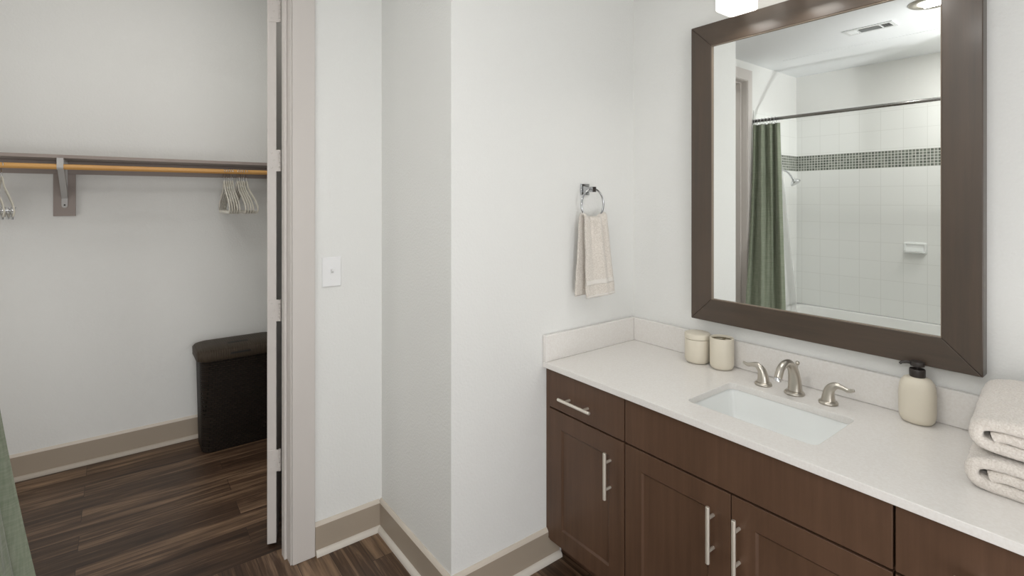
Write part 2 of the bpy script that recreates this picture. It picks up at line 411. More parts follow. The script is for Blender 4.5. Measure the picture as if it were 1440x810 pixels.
# baseboards with shoe mould: run = list of (x0,y0)->(x1,y1), normal n
BH = 0.129
def base_run(name, a, c, nx, ny, h=BH):
    """profile extruded from a to c, thickness towards (nx,ny)"""
    t = 0.014
    prof = [(0, 0), (t, 0), (t, h-0.013), (t-0.004, h-0.006), (t-0.010, h), (0, h)]
    b = BM(); loft(b, [[(p[0]+nx*u, p[1]+ny*u, z) for u, z in prof] for p in (a, c)])
    o = struct(name, b, M['base'])
    o.data.materials.append(M['base_top'])
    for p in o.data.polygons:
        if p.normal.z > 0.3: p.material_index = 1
    return o
def shoe_run(name, a, c, nx, ny, m0=0, m1=0, paint='round'):
    """quarter round; m0/m1: +1 lengthen with thickness (outer corner), -1 shorten (inner corner)"""
    t = 0.014; r = 0.017
    dx, dy = c[0]-a[0], c[1]-a[1]; l = math.hypot(dx, dy); dx /= l; dy /= l
    prof = [(t, 0)] + [(t+r*math.cos(k*PI/16), 0.021*math.sin(k*PI/16)) for k in range(9)]
    b = BM(); rings = []
    for p, s, m in ((a, -1, m0), (c, 1, m1)):
        rings.append([(p[0]+nx*u+dx*s*m*u, p[1]+ny*u+dy*s*m*u, z) for u, z in prof])
    loft(b, rings)
    return struct(name, b, M[paint], smooth=False)
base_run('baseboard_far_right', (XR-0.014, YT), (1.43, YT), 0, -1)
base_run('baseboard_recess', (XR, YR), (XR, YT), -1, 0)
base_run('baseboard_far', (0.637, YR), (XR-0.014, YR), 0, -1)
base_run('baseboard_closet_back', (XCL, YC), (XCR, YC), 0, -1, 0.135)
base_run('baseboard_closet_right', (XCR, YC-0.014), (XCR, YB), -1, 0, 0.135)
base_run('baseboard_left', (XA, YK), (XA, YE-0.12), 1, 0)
shoe_run('trim_2', (XR, YT), (1.43, YT), 0, -1, 1, 0)
shoe_run('trim_3', (XR, YR), (XR, YT), -1, 0, -1, 1)
shoe_run('trim_4', (0.639, YR), (XR, YR), 0, -1, 0, -1)
shoe_run('trim_5', (XCL, YC), (XCR, YC), 0, -1, 0, -1, 'round_taupe')

# closet door: casing, jamb, leaf
CW = 0.088
b = BM()
xi0, xi1 = XD0+0.0, XD1+0.0
box(b, xi1, xi1+CW, YR-0.018, YR, 0, ZD+CW)
box(b, xi0-0.065, xi0, YR-0.018, YR, 0, ZD+CW)
box(b, xi0, xi1, YR-0.018, YR, ZD, ZD+CW)
struct('trim_6', b, M['casing'], bevel=0.003)
b = BM()
box(b, XD1-0.006, XD1+0.0, YR-0.012, YB, 0, ZD); box(b, XD0, XD0+0.006, YR-0.012, YB, 0, ZD); box(b, XD0+0.006, XD1-0.006, YR-0.012, YB, ZD-0.006, ZD)
xj0, xj1, zj = XD0+0.006, XD1-0.006, ZD-0.006
box(b, xj1-0.011, xj1, 2.19, 2.232, 0, zj); box(b, xj0, xj0+0.011, 2.19, 2.232, 0, zj); box(b, xj0+0.011, xj1-0.011, 2.19, 2.232, zj-0.011, zj)
struct('trim_7', b, M['casing'], bevel=0.002)
b = BM()
box(b, XD1, XD1+0.07, YB, YB+0.016, 0, ZD+0.07); box(b, XD0-0.07, XD0, YB, YB+0.016, 0, ZD+0.07); box(b, XD0, XD1, YB, YB+0.016, ZD, ZD+0.07)
struct('trim_8', b, M['casing'], bevel=0.003)
# leaf, opened past square into the closet
door = bpy.data.objects.new('door_1', None)
PIN = Vector((0.5385, 2.297, 0)); TH = math.radians(17)
def door_xy(u, v):   # u along the leaf, v across the thickness from the pin
    d = Vector((math.sin(TH), math.cos(TH), 0)); e = Vector((-math.cos(TH), math.sin(TH), 0))
    return PIN + d*u + e*v
def door_box(b, u0, u1, v0, v1, z0, z1):
    q = [door_xy(u, v) for u, v in ((u0, v0), (u1, v0), (u1, v1), (u0, v1))]
    loft(b, [[(p.x, p.y, z) for p in q] for z in (z0, z1)])
b = BM(); door_box(b, 0, 0.83, 0.0125, 0.0475, 0.014, 2.395)
for s, v in ((1, 0.0475), (0, 0.0125)):
    pass
door = struct('door_1', b, M['casing'], bevel=0.0015)
for zc in (0.358, 0.984, 1.610, 2.233):
    b = BM()
    door_box(b, -0.0022, 0.0, 0.004, 0.043, zc-0.045, zc+0.045)
    for k in range(5):
        z0 = zc-0.045+k*0.018
        lathe(b, PIN.x, PIN.y, [(0.0058, z0+0.0006), (0.0062, z0+0.0015), (0.0062, z0+0.0165), (0.0058, z0+0.0174)], 14)
    for du, dz in ((0.030, 0.03), (0.022, 0), (0.030, -0.03)):
        c = door_xy(-0.0022, du); e = Vector((-math.cos(TH), math.sin(TH), 0)); n = Vector((-math.sin(TH), -math.cos(TH), 0))
        rings = []
        for r, k in ((0.0042, 0), (0.0034, 0.0008)):
            rings.append([tuple(c + n*k + e*r*math.cos(2*PI*i/10) + Vector((0, 0, zc+dz + r*math.sin(2*PI*i/10)))) for i in range(10)])
        loft(b, rings)
    h = obj('hinge', b, M['casing'], door)

# ------------------------------------------------------------------ vanity cabinets
XF = 1.365; XB = 1.386; CT = 0.778; TOE = 0.094
def bar_handle(name, p, axis, length, parent):
    """straight bar pull on two posts; p = centre on the face"""
    b = BM(); x = XF-0.030; h = length/2; s = length*0.29
    d = Vector((0, 1, 0)) if axis == 'y' else Vector((0, 0, 1))
    c = Vector((x, p[0], p[1]))
    tube(b, [c-d*h, c-d*(h-0.001), c+d*(h-0.001), c+d*h], [0.0052, 0.006, 0.006, 0.0052], 14)
    for k in (-1, 1):
        q = c + d*s*k
        tube(b, [q + Vector((0.002, 0, 0)), Vector((XF, q.y, q.z))], 0.0048, 12)
    o = obj(name, b, M['nickel_light'], parent, smooth=True); edge_split(o); o['label'] = 'satin nickel bar handle'; return o
def shaker_door(parent, y0, y1, z0, z1):
    d = obj('door', shaker_bm(y0, y1, z0, z1), M['cabinet'], parent, bevel=0.0015)
    return d
def shaker_bm(y0, y1, z0, z1, st=0.068, rec=0.007, bev=0.006):
    b = BM()
    def ring(ins, x): return [(x, y0+ins, z0+ins), (x, y1-ins, z0+ins), (x, y1-ins, z1-ins), (x, y0+ins, z1-ins)]
    loft(b, [ring(0, XB), ring(0, XF), ring(st, XF), ring(st+bev, XF+rec)], True, True)
    return b
def cabinet(name, label, y0, y1):
    t = thing(name, label, 'cabinet', ((XB+XV)/2, (y0+y1)/2, 0))
    b = BM()
    box(b, XB, XB+0.018, y0, y1, TOE+0.002, CT)           # face
    box(b, XB+0.018, XV-0.002, y0, y0+0.016, TOE+0.002, CT); box(b, XB+0.018, XV-0.002, y1-0.016, y1, TOE+0.002, CT)
    box(b, XB+0.018, XV-0.002, y0+0.016, y1-0.016, TOE+0.002, TOE+0.018)
    box(b, XV-0.008, XV-0.002, y0+0.016, y1-0.016, TOE+0.018, CT)
    obj('body', b, M['cabinet'], t)
    obj('toe_kick', box(BM(), 1.45, 1.468, y0, y1, 0, TOE+0.002), M['cabinet'], t)
    return t
g = 0.002
t = cabinet('drawer_cabinet', 'dark brown vanity cabinet with one drawer and one door, next to towel wall', 1.1505, YT-0.0015)
obj('filler', box(BM(), XF+0.004, XB, 1.5335, YT-0.0015, TOE, 0.772), M['cabinet'], t)
d = obj('drawer', box(BM(), XF, XB, 1.1505+g, 1.531, 0.625, 0.772), M['cabinet'], t, bevel=0.002)
bar_handle('handle', (1.368, 0.683), 'y', 0.165, d)
d = shaker_door(t, 1.1505+g, 1.531, TOE, 0.619)
bar_handle('handle', (1.213, 0.490), 'z', 0.162, d)
t = cabinet('sink_cabinet', 'wide dark brown sink cabinet with two doors, under the sink', 0.3875, 1.1495)
obj('false_front', box(BM(), XF, XB, 0.3875+g, 1.1495-g, 0.625, 0.772), M['cabinet'], t, bevel=0.002)
d = shaker_door(t, 0.7685+0.0015, 1.1495-g, TOE, 0.619)
bar_handle('handle', (0.822, 0.490), 'z', 0.162, d)
d = shaker_door(t, 0.3875+g, 0.7685-0.0015, TOE, 0.619)
bar_handle('handle', (0.744, 0.490), 'z', 0.162, d)
t = cabinet('drawer_cabinet', 'dark brown drawer cabinet under the folded towels, cut by right edge', 0.005, 0.3865)
d = obj('drawer', box(BM(), XF, XB, 0.005+g, 0.3865-g, 0.625, 0.772), M['cabinet'], t, bevel=0.002)
bar_handle('handle', (0.196, 0.685), 'y', 0.165, d)
d = shaker_door(t, 0.005+g, 0.3865-g, TOE, 0.619)
bar_handle('handle', (0.07, 0.490), 'z', 0.162, d)

# ------------------------------------------------------------------ countertop with cut-out, splashes
ZT = 0.80; CY0 = -0.02; CX0 = 1.349
SX0, SX1, SY0, SY1 = 1.455, 1.726, 0.583, 0.972
top = thing('countertop', 'white quartz vanity countertop with rectangular sink cutout', 'countertop', (1.63, 0.77, CT))
b = BM()
seg = 6
inner = rrect(SX0, SX1, SY0, SY1, 0.022, 0, seg)
def outer_pt(p):
    cx, cy = (SX0+SX1)/2, (SY0+SY1)/2
    return p
n = len(inner)
# outer loop: match every inner point to a point of the outline
def out_for(i):
    q = i // (seg+1); k = i % (seg+1)
    cor = [(XV-0.001, YT-0.001), (CX0, YT-0.001), (CX0, CY0), (XV-0.001, CY0)][q]
    x, y = inner[i][0], inner[i][1]
    if k == 0: return ((XV-0.001, y) if q == 0 else (x, YT-0.001) if q == 1 else (CX0, y) if q == 2 else (x, CY0))
    if k == seg: return ((x, YT-0.001) if q == 0 else (CX0, y) if q == 1 else (x, CY0) if q == 2 else (XV-0.001, y))
    return None
rings = {}
for z in (CT, ZT):
    iv = [b.verts.new((p[0], p[1], z)) for p in inner]
    ov = {}
    for i in range(n):
        o_ = out_for(i)
        if o_: ov[i] = b.verts.new((o_[0], o_[1], z))
    cv = [b.verts.new((c[0], c[1], z)) for c in ((XV-0.001, YT-0.001), (CX0, YT-0.001), (CX0, CY0), (XV-0.001, CY0))]
    for q in range(4):
        i0 = q*(seg+1); i1 = i0+seg; j = (i1+1) % n
        b.faces.new([iv[i0+k] for k in range(seg+1)][::-1] + [ov[i0], cv[q], ov[i1]])
        b.faces.new([iv[i1], iv[j], ov[j], ov[i1]])
    loop = []
    for q in range(4): loop += [ov[q*(seg+1)], cv[q], ov[q*(seg+1)+seg]]
    rings[z] = (iv, loop)
for idx in (0, 1):
    A, B_ = rings[CT][idx], rings[ZT][idx]
    for i in range(len(A)):
        j = (i+1) % len(A); b.faces.new((A[i], A[j], B_[j], B_[i]))
obj('slab', b, M['quartz'], top, bevel=0.0015)
obj('backsplash', box(BM(), 1.89, XV-0.001, CY0, YT-0.001, ZT, 0.903), M['quartz'], top, bevel=0.003)
obj('side_splash', box(BM(), CX0, 1.89, YT-0.021, YT-0.001, ZT, 0.905), M['quartz'], top, bevel=0.003)

# sink
sk = thing('sink', 'white rectangular undermount sink basin set in the countertop', 'sink', (1.59, 0.775, 0.62))
def R_(ins, r, z): return rrect(SX0-0.004+ins, SX1+0.004-ins, SY0-0.004+ins, SY1+0.004-ins, r, z)
b = BM()
rr = [R_(-0.02, 0.03, 0.762), R_(-0.02, 0.03, 0.7775), R_(0, 0.02, 0.7775), R_(0.002, 0.02, 0.772), R_(0.012, 0.02, 0.715), R_(0.026, 0.022, 0.665), R_(0.040, 0.025, 0.652), R_(0.08, 0.02, 0.648)]
loft(b, rr, False, False)
last = rr[-1]; cxs, cys = (SX0+SX1)/2, (SY0+SY1)/2
b2v = [v for v in b.verts if abs(v.co.z-0.648) < 1e-5]
hole = [(cxs+0.022*math.cos(math.atan2(p[1]-cys, p[0]-cxs)), cys+0.022*math.sin(math.atan2(p[1]-cys, p[0]-cxs)), 0.642) for p in last]
hv = [b.verts.new(p) for p in hole]
for i in range(len(b2v)):
    j = (i+1) % len(b2v); b.faces.new((b2v[i], b2v[j], hv[j], hv[i]))
o = obj('basin', b, M['porcelain'], sk, smooth=True)
sm = o.modifiers.new('solid', 'SOLIDIFY'); sm.thickness = 0.006; sm.offset = -1
edge_split(o, 40)
b = BM(); lathe(b, cxs, cys, [(0.0215, 0.632), (0.0245, 0.6445), (0.024, 0.6475), (0.018, 0.6475), (0.0165, 0.6455), (0.014, 0.648), (0.004, 0.6495)], 28)
obj('drain', b, M['chrome'], sk, smooth=True)['label'] = 'chrome drain'

# faucet
fy = 0.785; fx = 1.792
fa = thing('faucet', 'brushed nickel arched faucet with two lever handles behind the sink', 'faucet', (fx, fy, ZT))
b = BM(); lathe(b, fx, fy, [(0.031, ZT+0.0005), (0.0315, ZT+0.004), (0.029, ZT+0.008), (0.0245, ZT+0.011)], 32)
obj('base_flange', b, M['nickel'], fa, smooth=True)
b = BM()
path = smooth_path([(fx+0.004, fy, ZT+0.008), (fx+0.003, fy, ZT+0.04), (fx-0.008, fy, ZT+0.078), (fx-0.032, fy, ZT+0.105), (fx-0.064, fy, ZT+0.113), (fx-0.096, fy, ZT+0.102), (fx-0.115, fy, ZT+0.075)], 7)
nn = len(path)
tube(b, path, [(0.0225-0.0115*min(1, i/(nn*0.62)), 0.0225-0.0105*min(1, i/(nn*0.62))) for i in range(nn)], 20)
obj('spout', b, M['nickel'], fa, smooth=True)
b = BM(); tube(b, [(fx-0.1145, fy, ZT+0.0765), (fx-0.1158, fy, ZT+0.0725), (fx-0.119, fy, ZT+0.0655)], [0.0105, 0.0115, 0.0105], 18)
edge_split(obj('aerator', b, M['chrome'], fa, smooth=True))
b = BM(); tube(b, [(fx+0.012, fy, ZT+0.05), (fx+0.020, fy, ZT+0.080), (fx+0.022, fy, ZT+0.094)], 0.0026, 10)
lathe(b, fx+0.0225, fy, [(0.003, ZT+0.091), (0.0062, ZT+0.095), (0.0068, ZT+0.099), (0.0052, ZT+0.103), (0.002, ZT+0.1045)], 18)
obj('lift_rod', b, M['nickel'], fa, smooth=True)
def handle(hy, sgn):
    fl = BM(); lathe(fl, fx, hy, [(0.0275, ZT+0.0005), (0.028, ZT+0.004), (0.026, ZT+0.0085), (0.021, ZT+0.011)], 30)
    b = BM()
    pth = smooth_path([(fx, hy, ZT+0.008), (fx, hy+sgn*0.001, ZT+0.03), (fx, hy+sgn*0.007, ZT+0.05), (fx, hy+sgn*0.022, ZT+0.062), (fx, hy+sgn*0.04, ZT+0.0605), (fx, hy+sgn*0.056, ZT+0.0565), (fx, hy+sgn*0.073, ZT+0.0615)], 6)
    rs = []
    k = len(pth)
    for i in range(k):
        f = i/(k-1)
        ra = [0.0205, 0.0170, 0.0135, 0.0095, 0.0056, 0.0045, 0.0034]; rb = [0.0205, 0.0170, 0.0140, 0.0105, 0.0072, 0.0068, 0.0042]
        q = f*6; a = min(5, int(q)); u = q-a
        rs.append((ra[a]*(1-u)+ra[a+1]*u, rb[a]*(1-u)+rb[a+1]*u))
    tube(b, pth, rs, 18)
    t = obj('lever_handle', b, M['nickel'], fa, smooth=True)
    obj('base_flange', fl, M['nickel'], t, smooth=True)
handle(0.889, 1)
handle(0.682, -1)

# ------------------------------------------------------------------ counter objects
cxx, cyy = 1.838, 1.176
t = thing('canister', 'cream ceramic canister with flat lid beside the toothbrush holder', 'canister', (cxx, cyy, ZT))
b = BM(); lathe(b, cxx, cyy, [(0.036, ZT+0.0005), (0.042, ZT+0.003), (0.0465, ZT+0.010), (0.048, ZT+0.02), (0.048, ZT+0.0935), (0.0475, ZT+0.0945)], 48)
edge_split(obj('body', b, M['cream'], t, smooth=True), 50)
b = BM(); lathe(b, cxx, cyy, [(0.0475, ZT+0.0955), (0.049, ZT+0.0965), (0.049, ZT+0.112), (0.0475, ZT+0.1155), (0.044, ZT+0.117)], 48)
edge_split(obj('lid', b, M['cream'], t, smooth=True), 50)
cxx, cyy = 1.8415, 1.0735
t = thing('toothbrush_holder', 'cream ceramic toothbrush holder with open divided top', 'toothbrush holder', (cxx, cyy, ZT))
b = BM(); lathe(b, cxx, cyy, [(0.032, ZT+0.0005), (0.038, ZT+0.003), (0.0425, ZT+0.011), (0.044, ZT+0.022), (0.044, ZT+0.115), (0.0432, ZT+0.118), (0.0405, ZT+0.119), (0.039, ZT+0.117), (0.0385, ZT+0.108), (0.037, ZT+0.02), (0.01, ZT+0.015)], 48)
edge_split(obj('cup', b, M['cream'], t, smooth=True), 50)
gold = mat('divider_metal', (150, 136, 104), 0.35, 0.8)
b = BM(); lathe(b, cxx, cyy, [(0.0385, ZT+0.1075), (0.0385, ZT+0.110), (0.0365, ZT+0.110), (0.0365, ZT+0.1075)], 40, cap0=False, cap1=False)
for a in (0.2, 0.2+PI/2):
    c, s = math.cos(a), math.sin(a); w2 = 0.0022
    q = [(-0.037*c - w2*s, -0.037*s + w2*c), (0.037*c - w2*s, 0.037*s + w2*c), (0.037*c + w2*s, 0.037*s - w2*c), (-0.037*c + w2*s, -0.037*s - w2*c)]
    loft(b, [[(cxx+x, cyy+y, z) for x, y in q] for z in (ZT+0.1055+0.0003*a, ZT+0.110+0.0003*a)])
obj('divider', b, gold, t)['label'] = 'brass coloured divider'
# soap dispenser
cxx, cyy = 1.8485, 0.467
t = thing('soap_dispenser', 'cream ceramic soap dispenser with dark pump beside the folded towels', 'soap dispenser', (cxx, cyy, ZT))
b = BM()
pr = [(0.036, 0.0005), (0.042, 0.003), (0.0475, 0.010), (0.0505, 0.022), (0.0515, 0.04), (0.0515, 0.085), (0.050, 0.103), (0.046, 0.117), (0.038, 0.127), (0.028, 0.1315), (0.020, 0.133)]
lathe(b, cxx, cyy, [(r*0.86, ZT+z) for r, z in pr], 56, sx=0.86, sy=1.0, power=2.3)
obj('bottle', b, M['cream'], t, smooth=True)
b = BM(); lathe(b, cxx, cyy, [(0.0185, ZT+0.1325), (0.0192, ZT+0.134), (0.0192, ZT+0.153), (0.0182, ZT+0.155), (0.0165, ZT+0.155), (0.016, ZT+0.153), (0.0055, ZT+0.152)], 32)
edge_split(obj('collar', b, M['black'], t, smooth=True))
b = BM(); lathe(b, cxx, cyy, [(0.0042, ZT+0.152), (0.0042, ZT+0.163), (0.0168, ZT+0.1632), (0.0172, ZT+0.1645), (0.0172, ZT+0.1745), (0.0165, ZT+0.176)], 30)
# nozzle points towards the sink end of the wall
tube(b, [(cxx-0.004, cyy+0.012, ZT+0.1705), (cxx-0.010, cyy+0.022, ZT+0.172), (cxx-0.017, cyy+0.033, ZT+0.170), (cxx-0.0195, cyy+0.0375, ZT+0.165)], [(0.0045, 0.007), (0.0042, 0.006), (0.0038, 0.005), (0.0032, 0.004)], 12)
edge_split(obj('pump', b, M['black'], t, smooth=True))

# folded bath towels: layered profile in (y,z) pushed along x
def fuzz(bm, amp, sc):
    for v in bm.verts:
        p = v.co*sc
        n1 = noise.noise_vector(p); n2 = noise.noise_vector(p*0.13)
        v.co += n1*amp + n2*amp*2.4
def ribbon(bm, path, th, x0, x1, nx=46, wav=0.0):
    """thick soft sheet: path of (y,z), thickness th, from x0 to x1 with rounded edges"""
    path = [Vector((0, p[0], p[1])) for p in path]; n = len(path)
    nrm = []
    for i in range(n):
        t_ = (path[min(i+1, n-1)]-path[max(i-1, 0)]).normalized(); nrm.append(Vector((0, -t_.z, t_.y)))
    rings = []
    m = 10
    for i in range(n):
        ring = []
        # cross section: stadium in (x, normal)
        h = th/2*(1.0 if 0 < i < n-1 else 0.55)
        xs = [x0+h*0.9 + (x1-x0-1.8*h)*k/nx for k in range(nx+1)]
        for x in xs: ring.append((x, h))
        for k in range(1, m): a = PI/2 - PI*k/m; ring.append((x1-h*0.9+h*0.9*math.cos(a), h*math.sin(a)))
        for x in xs[::-1]: ring.append((x, -h))
        for k in range(1, m): a = -PI/2 - PI*k/m; ring.append((x0+h*0.9+h*0.9*math.cos(a), h*math.sin(a)))
        rings.append([tuple(path[i] + nrm[i]*q + Vector((x, 0, wav*math.sin(i*0.35+x*9)))) for x, q in ring])
    loft(bm, rings)
def folded(name, label, x0, x1, yl, yr, z0, group, seed, rise=0.0):
    t = thing(name, label, 'towel', ((x0+x1)/2, (yl+yr)/2, z0), group)
    random.seed(seed); H = 0.078
    def dens(ctrl, n=16): return [(p.y, p.z) for p in smooth_path([(0, y, z) for y, z in ctrl], n)]
    b = BM()
    th = 0.026
    outer = [(yr, z0+0.014), (yr+0.12, z0+0.0135), (yl-0.10, z0+0.0135), (yl-0.05, z0+0.0135), (yl-0.020, z0+0.021), (yl-0.012, z0+0.037), (yl-0.020, z0+0.055), (yl-0.05, z0+0.064), (yl-0.10, z0+0.065), (yr+0.12, z0+0.065), (yr, z0+0.064)]
    ribbon(b, dens(outer), th, x0, x1)
    inner_ = [(yr+0.004, z0+0.0385), (yr+0.12, z0+0.0385), (yl-0.16, z0+0.0385), (yl-0.10, z0+0.039), (yl-0.07, z0+0.0395), (yl-0.052, z0+0.0375), (yl-0.042, z0+0.034)]
    ribbon(b, dens(inner_), 0.0245, x0+0.004, x1-0.004)
    fuzz(b, 0.0011, 230)
    for v in b.verts:   # soft sag towards the corners
        s = noise.noise(Vector((v.co.x*7+seed, v.co.y*7, v.co.z*3)))
        k = max(0.0, (v.co.z-z0)/H)
        f = (v.co.x-x0)/(x1-x0)
        v.co.z += (0.006*s + rise*max(0.0, f))*k
        v.co.y += 0.030*(f-0.1)*max(0.0, min(1.0, (v.co.y-yr)/(yl-yr)))
        if v.co.z < z0+0.0006: v.co.z = z0+0.0006
    o = obj('cloth', b, M['terry'], t, smooth=True)
    return o
folded('folded_towel', 'lower cream folded bath towel resting on the countertop', 1.522, 1.865, 0.302, -0.09, ZT, 'folded bath towels', 3)
folded('folded_towel', 'upper cream folded bath towel on top of the other towel', 1.537, 1.862, 0.298, -0.095, ZT+0.0828, 'folded bath towels', 11, 0.017)

# ------------------------------------------------------------------ wall mirror
MY0, MY1, MZ0, MZ1 = 0.326, 1.220, 0.964, 2.146; FW = 0.0895
mr = thing('wall_mirror', 'large wall mirror in a wide dark brown wooden frame over the sink', 'mirror', (XV, (MY0+MY1)/2, MZ0))
xw, xf, xg = XV-0.001, 1.862, 1.871
def rail(a0, a1, b0, b1, m):
    """quad a0,a1 outer edge ends, b1,b0 inner edge ends (y,z)"""
    bm = BM(); q = [a0, a1, b1, b0]
    loft(bm, [[(x, y, z) for y, z in q] for x in (xw, xf)])
    return obj('frame_rail', bm, m, mr, bevel=0.0025)
O = [(MY1, MZ0), (MY0, MZ0), (MY0, MZ1), (MY1, MZ1)]
I = [(MY1-FW, MZ0+FW), (MY0+FW, MZ0+FW), (MY0+FW, MZ1-FW), (MY1-FW, MZ1-FW)]
for i in range(4):
    j = (i+1) % 4
    rail(O[i], O[j], I[i], I[j], M['frame_h'] if i % 2 == 0 else M['frame'])
bl = BM(); ly0, ly1, lz0, lz1 = MY0+FW, MY1-FW, MZ0+FW, MZ1-FW; lt = 0.0018
box(bl, xf+0.002, xg+0.001, ly0-0.0005, ly0+lt, lz0, lz1); box(bl, xf+0.002, xg+0.001, ly1-lt, ly1+0.0005, lz0, lz1)
box(bl, xf+0.002, xg+0.001, ly0+lt, ly1-lt, lz0-0.0005, lz0+lt); box(bl, xf+0.002, xg+0.001, ly0+lt, ly1-lt, lz1-lt, lz1+0.0005)
obj('inner_lip', bl, mat('lip_wood', (128, 114, 99), 0.5), mr)['label'] = 'thin lighter inner edge of the frame'
b = BM(); e = 0.004
box(b, xg, xw, MY0+FW+e*0.1, MY1-FW-e*0.1, MZ0+FW+e*0.1, MZ1-FW-e*0.1)
obj('mirror_glass', b, M['mirror'], mr)['label'] = 'clear mirror glass'

# vanity lamp
vl = thing('vanity_lamp', 'three shade vanity lamp with square lit glass shades above the mirror', 'wall lamp', (XV, 0.751, 2.2))
ob = obj('back_plate', box(BM(), XV-0.022, XV-0.001, 0.40, 1.10, 2.262, 2.338), M['nickel'], vl, bevel=0.004)
for yc in (0.967, 0.751, 0.535):
    xc = 1.756; hs = 0.054
    bm = BM(); tube(bm, smooth_path([(XV-0.02, yc, 2.30), (1.80, yc, 2.305), (1.762, yc, 2.296), (xc, yc, 2.272)], 5), 0.008, 12)
    lathe(bm, xc, yc, [(0.02, 2.272), (0.026, 2.268), (0.026, 2.256), (0.02, 2.252)], 20)
    obj('arm', bm, M['nickel'], vl, smooth=True)
    bm = BM()
    def rq(h, z, r=0.012): return rrect(xc-h, xc+h, yc-h, yc+h, r, z, 4)
    loft(bm, [rq(hs-0.008, 2.122), rq(hs-0.0025, 2.1235), rq(hs, 2.128), rq(hs, 2.235), rq(hs-0.004, 2.245), rq(0.030, 2.254)])
    edge_split(obj('glass_shade', bm, M['shade'], vl, smooth=True), 40)

# ------------------------------------------------------------------ light switch
sw = thing('light_switch', 'white toggle light switch plate beside the closet door casing', 'light switch', (0.706, YR, 1.147))
b = BM(); loft(b, [[(0.706+sx*a, YR-dy, 1.147+sz*c) for sx, sz in ((-1, -1), (1, -1), (1, 1), (-1, 1))] for a, c, dy in ((0.0395, 0.0615, 0.0005), (0.0395, 0.0615, 0.004), (0.0365, 0.0585, 0.0065))])
obj('plate', b, M['white'], sw)
b = BM(); loft(b, [[(0.706+sx*a, YR-dy, 1.147+zo+sz*c) for sx, sz in ((-1, -1), (1, -1), (1, 1), (-1, 1))] for a, c, dy, zo in ((0.0062, 0.0135, 0.006, 0), (0.0058, 0.0125, 0.0075, 0))])
loft(b, [[(0.706+sx*a, YR-dy, 1.147+zo+sz*c) for sx, sz in ((-1, -1), (1, -1), (1, 1), (-1, 1))] for a, c, dy, zo in ((0.0048, 0.006, 0.0075, 0.001), (0.0042, 0.0045, 0.0185, 0.008))])
obj('toggle', b, M['white'], sw)
for dz in (-0.030, 0.030):
    b = BM(); loft(b, [[(0.706+r*math.cos(2*PI*i/12), YR-y, 1.147+dz+r*math.sin(2*PI*i/12)) for i in range(12)] for r, y in ((0.0036, 0.006), (0.0034, 0.0074))])
    obj('screw', b, M['white'], sw)

# ------------------------------------------------------------------ towel ring and hand towel
rx, rz = 1.585, 1.427; ry = YT-0.050; RR = 0.066
tr = thing('towel_ring', 'chrome towel ring mounted on the wall beside the mirror', 'towel ring', (rx, YT, 1.49))
b = BM()
box(b, rx-0.024, rx+0.024, YT-0.009, YT-0.0005, 1.466, 1.514)
obj('wall_plate', b, M['ring_chrome'], tr, bevel=0.002)
b = BM(); loft(b, [[(rx+sx*a, y, 1.490+sz*a) for sx, sz in ((-1, -1), (1, -1), (1, 1), (-1, 1))] for a, y in ((0.015, YT-0.009), (0.009, YT-0.028), (0.009, YT-0.040), (0.0115, YT-0.042), (0.0115, YT-0.060))])
obj('post', b, M['ring_chrome'], tr, bevel=0.0012)
b = BM()
cz = 1.490-RR+0.003
pts = [(rx+RR*math.sin(2*PI*k/56), ry, cz+RR*math.cos(2*PI*k/56)) for k in range(56)]
rings = []
for k in range(56):
    a = 2*PI*k/56; d = Vector((math.sin(a), 0, math.cos(a)))
    rings.append([tuple(Vector(pts[k]) + d*0.0042*math.cos(2*PI*i/12) + Vector((0, 1, 0))*0.0042*math.sin(2*PI*i/12)) for i in range(12)])
loft(b, rings + [rings[0]], False, False)
bmesh.ops.remove_doubles(b, verts=b.verts[:], dist=1e-5)
obj('ring', b, M['ring_chrome'], tr, smooth=True)
# hand towel: path over the ring bottom, two hanging flaps
zr = cz-RR            # ring bottom
def towel_grid(nu=40, nv=70, y_off=0.0, s0=0.0, s1=1.0):
    """v: 0 back hem -> 1 front hem"""
    zb, zf = 1.052, 1.044
    rows = []
    for j in range(nv+1):
        s = s0 + (s1-s0)*j/nv
        top_z = zr+0.012
        if s < 0.47:  # back flap
            k = s/0.47; z = zb + (top_z-0.010-zb)*k; y = ry+0.012+0.004*(1-k); side = -1
        elif s > 0.53:
            k = 1-(s-0.53)/0.47; z = zf + (top_z-0.010-zf)*k; y = ry-0.014-0.010*(1-k); side = 1
        else:
            a = (s-0.5)/0.03; z = top_z-0.010+0.010*math.cos(a*PI/2); y = ry-0.014*math.sin(a*PI/2); k = 1; side = a
        d = 1-k                         # 0 at the ring, 1 at the hem
        row = []
        for i in range(nu+1):
            u = i/nu*2-1
            hw = 0.062 + 0.020*min(1, d*1.1)
            cx_ = rx + (0.002+0.020*d if side > 0 else -0.002-0.002*d)
            if side <= 0 and side > -1: cx_ = rx
            ffold = (0.022*math.exp(-((u-0.05-0.35*d)/0.22)**2) - 0.010*math.exp(-((u+0.40)/0.25)**2) + 0.010*math.exp(-((u-0.8)/0.2)**2))*(1-d*0.7)
            arc = RR - math.sqrt(max(0.0, RR*RR - min(RR*0.96, abs(u)*hw*0.92)**2))
            z2 = z + arc*max(0, k-0.6)/0.4*0.55 + (0.003*u if d > 0.5 else 0)
            row.append((cx_ + u*hw, y - (ffold if side > 0 else -ffold*0.4) - y_off*(1 if side > 0 else -1), z2))
        rows.append(row)
    return rows
def grid_bm(rows):
    b = BM(); V_ = [[b.verts.new(p) for p in r] for r in rows]
    for a, c in zip(V_, V_[1:]):
        for i in range(len(a)-1): b.faces.new((a[i], a[i+1], c[i+1], c[i]))
    return b
